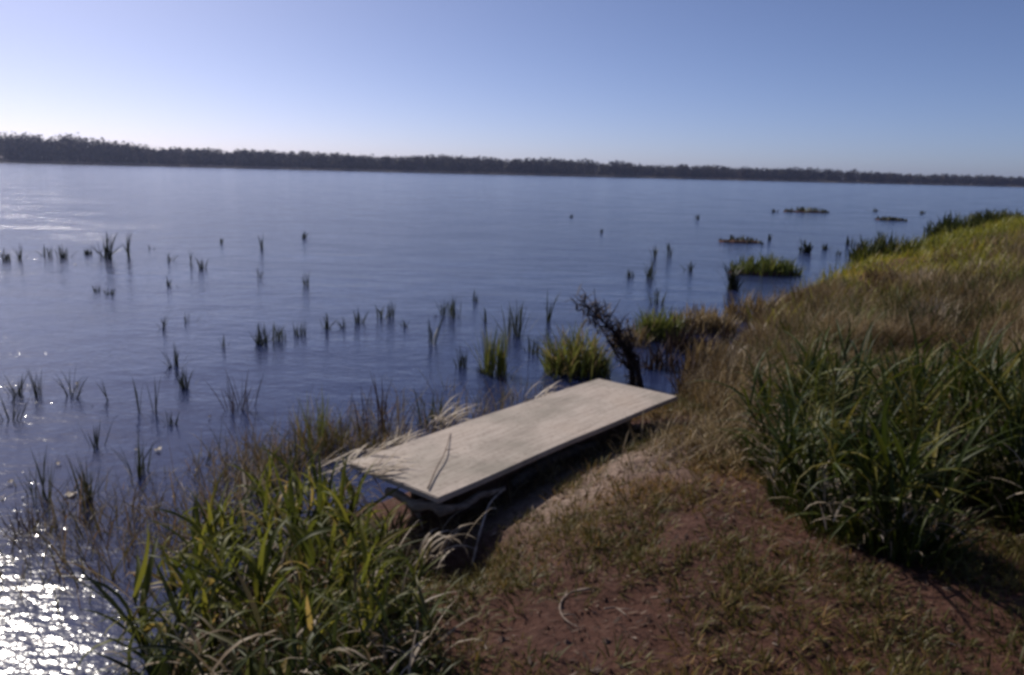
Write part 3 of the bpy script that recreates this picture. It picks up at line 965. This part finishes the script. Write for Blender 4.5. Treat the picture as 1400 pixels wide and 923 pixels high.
# ------------------------------------------------------------------ dry reeds washed up on the platform's lakeward side
def straw_bundle(px, py, z, n, ln, az, lean, label, spread=0.08, bend=1.2):
    p = at(px, py, z)
    base = np.stack([rng.normal(0, spread, n), rng.normal(0, spread, n), rng.normal(0, 0.015, n)], 1)
    o = blades('dry_reed_bundle', M['straw'], base, ln * rng.uniform(0.5, 1.2, n), rng.uniform(0.008, 0.02, n), rng.normal(az, 0.45, n), rng.normal(lean, 0.2, n),
               rng.normal(bend, 0.4, n), np.clip(rng.normal(0.55, 0.25, n), 0, 1), 6, wmid=0.5)
    o.location = p
    return tag(o, label, 'dry reeds')


straw_bundle(600, 588, 0.26, 36, 0.34, 0.1, 0.5, 'arched bundle of pale dry reeds behind the platform\'s near half', 0.06, 1.7)
straw_bundle(735, 545, 0.30, 18, 0.30, 0.2, 1.1, 'few pale dry reeds sticking out behind the platform\'s middle', 0.05, 0.6)
straw_bundle(478, 640, 0.36, 46, 0.24, 0.3, 1.1, 'heap of pale broken reeds at the platform\'s near lakeward corner', 0.09, 0.6)
straw_bundle(532, 612, 0.34, 26, 0.26, 0.5, 1.2, 'pale broken reeds pressed against the platform\'s lakeward edge', 0.06, 0.5)
straw_bundle(505, 640, 0.445, 26, 0.2, 0.5, 1.45, 'broken straw strewn on the platform\'s near lakeward corner', 0.07, 0.1)
straw_bundle(355, 690, 0.10, 12, 0.34, 1.4, 0.15, 'upright pale dry reed stems among the near thicket', 0.05, 0.4)
straw_bundle(500, 690, 0.15, 22, 0.3, 3.6, 0.6, 'pale dead blades hanging below the platform\'s near end', 0.08, 1.3)
straw_bundle(1005, 492, 0.12, 18, 0.25, 0.6, 0.9, 'pale dead blades where the inlet meets the bank', 0.06, 0.9)
straw_bundle(1040, 462, 0.12, 14, 0.3, 1.2, 0.8, 'pale dead blades at the root of the grass spit', 0.06, 0.8)
straw_bundle(590, 770, 0.12, 20, 0.32, 0.4, 0.3, 'silvery arching dead blades in the shade under the platform corner', 0.06, 1.9)


def twig(name, label, pts, r, mat, cat='twig'):
    b = np.array(pts[0])
    root = empty(name, b)
    tag(root, label, cat)
    rel = np.array([np.array(p) - b for p in pts])
    tt = np.linspace(0, len(rel) - 1, 16)
    P = np.stack([np.interp(tt, range(len(rel)), rel[:, c]) for c in range(3)], 1)
    for _ in range(3):
        P[1:-1] = (P[:-2] + 2 * P[1:-1] + P[2:]) / 4
    tube('stem', mat, P, list(np.linspace(r, r * 0.45, 16)), root, 6)
    i = 9
    tube('side_shoot', mat, [P[i], P[i] + np.array([0.02, -0.015, 0.01]), P[i] + np.array([0.05, -0.02, 0.012])], [r * 0.6, r * 0.5, r * 0.3], root, 5)


zt = TOP + 0.007
twig('dry_twig', 'thin crooked brown twig lying across the platform\'s near half', [at(585, 668, zt), at(596, 640, zt + 0.01), at(607, 622, zt + 0.02), at(612, 606, zt + 0.01), at(616, 592, zt)], 0.005, M['tan_stem'])
gp = [on(x, y, 0.012, 0.45) for x, y in ((808, 808), (778, 812), (764, 828), (766, 845), (778, 856), (792, 862))]
twig('curled_stem', 'pale curled dry stem lying on the red soil path', gp, 0.0055, M['tan_stem'])
gp = [on(x, y, 0.012, 0.45) for x, y in ((826, 836), (842, 834), (856, 845))]
twig('curled_stem', 'short pale dry stem next to the curled one on the path', gp, 0.0045, M['tan_stem'])
gp = [on(645, 775, 0.0, 0.1), on(655, 745, 0.06, 0.1), on(668, 715, 0.12, 0.1), at(690, 668, 0.33)]
twig('leaning_stick', 'slender grey stick leaning in the dark gap under the platform', gp, 0.008, M['drift'], 'stick')

# pale floating leaves standing in for small white glints on the lake
def pad(px, py, wp):
    p = at(px, py, 0.0)
    s = p[1] / math.cos(PITCH) / F * wp * 0.24
    n = 9
    v = [(0, 0, 0.012)]
    for i in range(n):
        a = 2 * math.pi * i / n
        r = s * (1 + 0.25 * math.sin(3 * a + px)) * (0.5 if i == 0 else 1)
        v.append((r * 1.3 * math.cos(a), r * 1.5 * math.sin(a), 0.008 + 0.02 * random.random()))
    t = [(0, i + 1, (i + 1) % n + 1) for i in range(n)]
    o = link('glint_leaf', mesh_np('glint_leaf', np.array(v), None, t, np.full(n + 1, 0.75)), M['straw'])
    o.location = p
    tag(o, 'small pale floating leaf standing in for a white glint in the shallows off the near thicket', 'leaf', 'pale glint leaves floating in the shallows')


for q in ((80, 636, 10), (15, 662, 13), (106, 526, 8), (186, 617, 8), (217, 617, 16), (122, 669, 10), (98, 678, 24), (287, 572, 7), (268, 646, 8), (238, 682, 9), (4, 682, 10), (103, 362, 6), (460, 690, 8)):
    pad(*q)

# ------------------------------------------------------------------ uncountable growth on the bank
def scatter(n, xr, yr, dens):
    """Random ground points kept with probability dens(x, y, d)."""
    x, y = rng.uniform(*xr, n), rng.uniform(*yr, n)
    d = shore_dist(x, y)
    k = rng.random(n) < dens(x, y, d)
    x, y, d = x[k], y[k], d[k]
    return np.stack([x, y, ground_z(x, y) - 0.015], 1), d


PATHC = [on(760, 900, 0, .45), on(830, 820, 0, .4), on(960, 780, 0, .4), on(780, 760, 0, .3), on(860, 660, 0, .25), on(700, 860, 0, .4)]


def straw_ground(x, y):
    c = at(815, 665, 0.2)
    lu, lw = (x - c[0]) * math.cos(PANG) + (y - c[1]) * math.sin(PANG), (x - c[0]) * math.sin(PANG) - (y - c[1]) * math.cos(PANG)
    return np.exp(-((lu / 0.9) ** 2 + (lw / 0.4) ** 2))


def bare(x, y):
    """1 on the trodden path, 0 away from it."""
    b = np.zeros_like(x)
    for p, r in zip(PATHC, (0.30, 0.34, 0.26, 0.22, 0.40, 0.24)):
        b = np.maximum(b, np.exp(-((x - p[0]) ** 2 + (y - p[1]) ** 2) / r ** 2))
    return b


def out_of_platform(x, y):
    lx = (x - PC[0]) * math.cos(PANG) + (y - PC[1]) * math.sin(PANG)
    ly = -(x - PC[0]) * math.sin(PANG) + (y - PC[1]) * math.cos(PANG)
    return ~((np.abs(lx) < PLEN / 2 + 0.06) & (np.abs(ly) < PWID / 2 + 0.08))


# low creeping cover and grass on the near ground, growing in tufts
c, d = scatter(17000, (-2.2, 5.5), (0.8, 8), lambda x, y, d: np.where((d > 0.1) & out_of_platform(x, y), np.clip(0.8 - 0.85 * bare(x, y) - 0.5 * straw_ground(x, y) + 1.5 * vnoise(x * 2.4, y * 2.4, 21), 0.04, 1), 0))
k = 26
m = len(c)
size = np.repeat(rng.uniform(0.5, 1.5, m), k)
b = np.repeat(c, k, 0)
n = len(b)
an = rng.uniform(0, 6.28, n)
rr = 0.055 * size * np.sqrt(rng.random(n))
b = b + np.stack([rr * np.cos(an), rr * np.sin(an), np.zeros(n)], 1)
b[:, 2] = ground_z(b[:, 0], b[:, 1]) - 0.012
hue = np.repeat(0.5 + 0.6 * vnoise(c[:, 0] * 1.8, c[:, 1] * 1.8, 5) + rng.normal(0, 0.16, m), k)
o = blades('ground_cover', M['cover'], b, rng.uniform(0.03, 0.085, n) * size, rng.uniform(0.003, 0.009, n), an + rng.normal(0, 0.7, n), rng.uniform(0.1, 1.2, n), rng.uniform(0.2, 1.5, n),
           np.clip(hue + rng.normal(0, 0.1, n), 0, 1), 3)
tag(o, 'short olive and brown grass creeping over the near bank', 'grass', None, 'stuff')

# fallen leaves and bits of straw
b, d = scatter(30000, (-1.6, 4.0), (1.0, 7.5), lambda x, y, d: np.where((d > 0.05) & out_of_platform(x, y), np.clip(0.45 + 0.9 * vnoise(x * 2, y * 2, 31), 0.1, 1), 0))
n = len(b)
o = blades('leaf_litter', M['litter'], b + [0, 0, 0.02], rng.uniform(0.015, 0.05, n), rng.uniform(0.004, 0.016, n), rng.uniform(0, 6.28, n), rng.uniform(1.1, 1.7, n), rng.uniform(-0.4, 0.4, n),
           np.clip(rng.normal(0.42, 0.24, n) + 0.08 + 0.4 * straw_ground(b[:, 0], b[:, 1]), 0, 1), 3)
tag(o, 'red brown fallen leaves and straw bits strewn on the path', 'leaf litter', None, 'stuff')

# crumbs and clods of soil
b, d = scatter(9000, (-0.9, 4.2), (1.2, 6.0), lambda x, y, d: np.where((d > 0.15) & out_of_platform(x, y), 0.25 + 0.6 * bare(x, y), 0))
n = len(b)
oct_ = np.array([(1, 0, 0), (0, 1, 0), (-1, 0, 0), (0, -1, 0), (0, 0, 0.8), (0.2, 0.1, -0.6)])
sz = 0.004 + 0.018 * rng.random(n) ** 4
v = b[:, None, :] + [0, 0, 0.016] + (oct_[None] * rng.uniform(0.6, 1.3, (n, 6, 3))) * sz[:, None, None]
t = np.array([(0, 1, 4), (1, 2, 4), (2, 3, 4), (3, 0, 4), (1, 0, 5), (2, 1, 5), (3, 2, 5), (0, 3, 5)])
o = link('soil_crumbs', mesh_np('soil_crumbs', v.reshape(-1, 3), None, (t[None] + (np.arange(n) * 6)[:, None, None]).reshape(-1, 3), np.repeat(rng.random(n) ** 3 * 0.6, 6), False), M['soil'])
tag(o, 'crumbs and small clods of soil on the trodden path', 'soil', None, 'stuff')

# dry tufts between platform and big clump
b, d = scatter(16000, (0.6, 3.4), (4.2, 8.2), lambda x, y, d: np.where((d > 0.05) & out_of_platform(x, y), np.clip(0.55 + 1.2 * vnoise(x * 2.5, y * 2.5, 41), 0, 1) * np.clip((x - 0.5 * (y - 4.2) - 0.45) / 0.5, 0, 1), 0))
n = len(b)
o = blades('dry_grass', M['dry'], b, rng.uniform(0.08, 0.32, n), rng.uniform(0.004, 0.011, n), rng.uniform(0, 6.28, n), rng.uniform(0.1, 0.9, n), rng.uniform(0.3, 1.8, n), np.clip(rng.normal(0.5, 0.25, n), 0, 1), 4)
tag(o, 'tangled tan dry grass between the platform and the big clump', 'grass', None, 'stuff')

# brown dry grass over the bank, yellow green along the water side
def bank(name, mat, n, xr, yr, dens, hr, wr, tint, label):
    b, d = scatter(n, xr, yr, dens)
    m = len(b)
    dist = np.hypot(b[:, 0], b[:, 1])
    sc = np.clip(dist / 12, 0.8, 3.0)
    fq = 9.0 / np.maximum(dist.mean(), 6)
    clump = np.clip(1 + 1.5 * vnoise(b[:, 0] * 1.6 * fq, b[:, 1] * 1.6 * fq, 81) + 1.0 * vnoise(b[:, 0] * 4 * fq, b[:, 1] * 4 * fq, 82), 0.25, 2.0)
    o = blades(name, M[mat], b, rng.uniform(*hr, m) * clump * 0.95, rng.uniform(*wr, m) * sc, rng.uniform(0, 6.28, m), rng.uniform(0.05, 0.6, m), rng.uniform(0.2, 1.5, m),
               np.clip(rng.normal(tint, 0.2, m) + 0.7 * vnoise(b[:, 0] * 2.2 * fq, b[:, 1] * 2.2 * fq, 8), 0, 1), 3)
    return tag(o, label, 'grass', None, 'stuff')


inl = lambda d, a, b, s: np.clip((d - a) / s, 0, 1) * np.clip((b - d) / s, 0, 1)
bank('dry_grass', 'dry', 90000, (1.5, 7), (4.5, 12), lambda x, y, d: inl(d, -0.05, 30, 0.15) * np.clip(0.75 + 0.9 * vnoise(x * 1.3, y * 1.3, 51), 0.1, 1), (0.12, 0.38), (0.007, 0.014), 0.42, 'brown dry grass covering the bank right behind the big clump')
bank('dry_grass', 'dry', 60000, (4, 18), (8, 22), lambda x, y, d: inl(d, 1.5, 30, 2.0) * np.clip(0.7 + 0.8 * vnoise(x * 0.7, y * 0.7, 53), 0.1, 1), (0.2, 0.5), (0.008, 0.015), 0.45, 'tan dry grass over the middle slope of the bank')
bank('dry_grass', 'dry', 60000, (10, 60), (18, 62), lambda x, y, d: inl(d, 5.0, 40, 3.0) * np.clip(0.7 + 0.8 * vnoise(x * 0.4, y * 0.4, 52), 0.1, 1), (0.25, 0.55), (0.010, 0.016), 0.45, 'brown dry grass on the farthest slope of the bank')
bank('yellow_grass', 'gold', 70000, (3, 24), (9, 30), lambda x, y, d: inl(d, -0.1, 4.6, 0.5) * np.clip((y - 8.5) / 4, 0, 1) * np.clip(0.8 + 0.7 * vnoise(x, y, 54), 0, 1), (0.2, 0.48), (0.009, 0.015), 0.42, 'yellow green grass along the water side of the bank')
bank('yellow_grass', 'gold', 70000, (16, 64), (24, 76), lambda x, y, d: inl(d, -0.1, 9.0, 1.0), (0.25, 0.5), (0.010, 0.018), 0.38, 'bright yellow green grass at the far end of the bank')
bank('green_grass', 'green_t', 24000, (1.8, 9), (4, 12), lambda x, y, d: inl(d, 0.3, 20, 0.6) * np.clip(0.1 + 1.5 * vnoise(x * 0.8, y * 0.8, 61), 0, 1), (0.25, 0.5), (0.007, 0.014), 0.6, 'taller green grass mixed into the bank behind the big clump')

# thin weeds standing in the shallows, from the platform along the lakeward side of the thicket
BAND = np.array([at(-60, 745)[:2], at(60, 735)[:2], at(170, 745)[:2], at(250, 700)[:2], at(340, 650)[:2], at(430, 625)[:2], at(500, 600)[:2], at(600, 572)[:2], at(680, 548)[:2]])


def band_dist(x, y):
    d = np.full(x.shape, 1e9)
    for a, b in zip(BAND[:-1], BAND[1:]):
        ab = b - a
        t = np.clip(((x - a[0]) * ab[0] + (y - a[1]) * ab[1]) / (ab @ ab), 0, 1)
        d = np.minimum(d, np.hypot(x - a[0] - ab[0] * t, y - a[1] - ab[1] * t))
    return d


for mat, n, tn, hr, wr, name, label in (('cover', 40000, 0.6, (0.14, 0.40), (0.004, 0.010), 'water_weed', 'tangle of thin olive weed in the shallows along the thicket'),
                                        ('dry', 22000, 0.35, (0.16, 0.5), (0.0035, 0.008), 'dry_stems', 'thin dry brown stems standing in the shallows along the thicket')):
    x, y = rng.uniform(-4.2, 0.6, n), rng.uniform(2.0, 7.2, n)
    d = shore_dist(x, y)
    k = (d < 0.15) & out_of_platform(x, y) & (rng.random(n) < np.exp(-(band_dist(x, y) / 0.40) ** 2) * np.clip(0.42 + (x + 2.6) / 1.6, 0.42, 1) * np.clip(0.5 + 1.5 * vnoise(x * 2.4, y * 2.4, 71), 0, 1))
    b = np.stack([x, y, np.full(n, -0.08)], 1)[k]
    n = len(b)
    o = blades(name, M[mat], b, rng.uniform(*hr, n), rng.uniform(*wr, n), rng.uniform(0, 6.28, n), rng.uniform(0.05, 0.9, n), rng.uniform(0.0, 1.5, n), np.clip(rng.normal(tn, 0.28, n), 0, 1), 4)
    tag(o, label, 'weed', None, 'stuff')

# dead roots and grass hanging in the dark gap along the platform's landward edge
n = 1250
u = np.concatenate([rng.random(700) * (PLEN + 0.1) - PLEN / 2, -PLEN / 2 + rng.normal(-0.1, 0.09, 550)])
v = np.concatenate([-PWID / 2 + rng.uniform(-0.02, 0.16, 700), rng.uniform(-0.3, 0.55, 550)])
x = PC[0] + math.cos(PANG) * u - math.sin(PANG) * v
y = PC[1] + math.sin(PANG) * u + math.cos(PANG) * v
b = np.stack([x, y, np.maximum(ground_z(x, y), 0) - 0.01], 1)
o = blades('dead_grass', M['dry'], b, rng.uniform(0.05, 0.2, n), rng.uniform(0.004, 0.012, n), rng.uniform(0, 6.28, n), rng.uniform(0.2, 1.2, n), rng.uniform(0.2, 1.6, n), np.clip(rng.normal(0.4, 0.25, n), 0, 1), 4)
tag(o, 'dead grass around the platform\'s near end and in its shaded landward gap', 'grass', None, 'stuff')

# ------------------------------------------------------------------ thin haze over the lake
def haze():
    m = bpy.data.materials.new('thin_haze')
    m.use_nodes = True
    n, l = m.node_tree.nodes, m.node_tree.links
    n.remove(n['Principled BSDF'])
    v = n.new('ShaderNodeVolumePrincipled')
    v.inputs['Color'].default_value = (0.55, 0.63, 1.0, 1)
    v.inputs['Density'].default_value = 0.00017
    v.inputs['Anisotropy'].default_value = 0.5
    l.new(v.outputs[0], n['Material Output'].inputs['Volume'])
    x, y0, y1, z0, z1 = 1800.0, -1800.0, 1800.0, -1.7, 26.0
    v8 = np.array([(a, b, c) for c in (z0, z1) for b in (y0, y1) for a in (-x, x)], float)
    q = [(0, 2, 3, 1), (4, 5, 7, 6), (0, 1, 5, 4), (2, 6, 7, 3), (0, 4, 6, 2), (1, 3, 7, 5)]
    o = link('haze', mesh_np('haze', v8, q, None, None, False), m)
    tag(o, 'thin pale blue haze over the lake', 'haze', None, 'stuff')


haze()
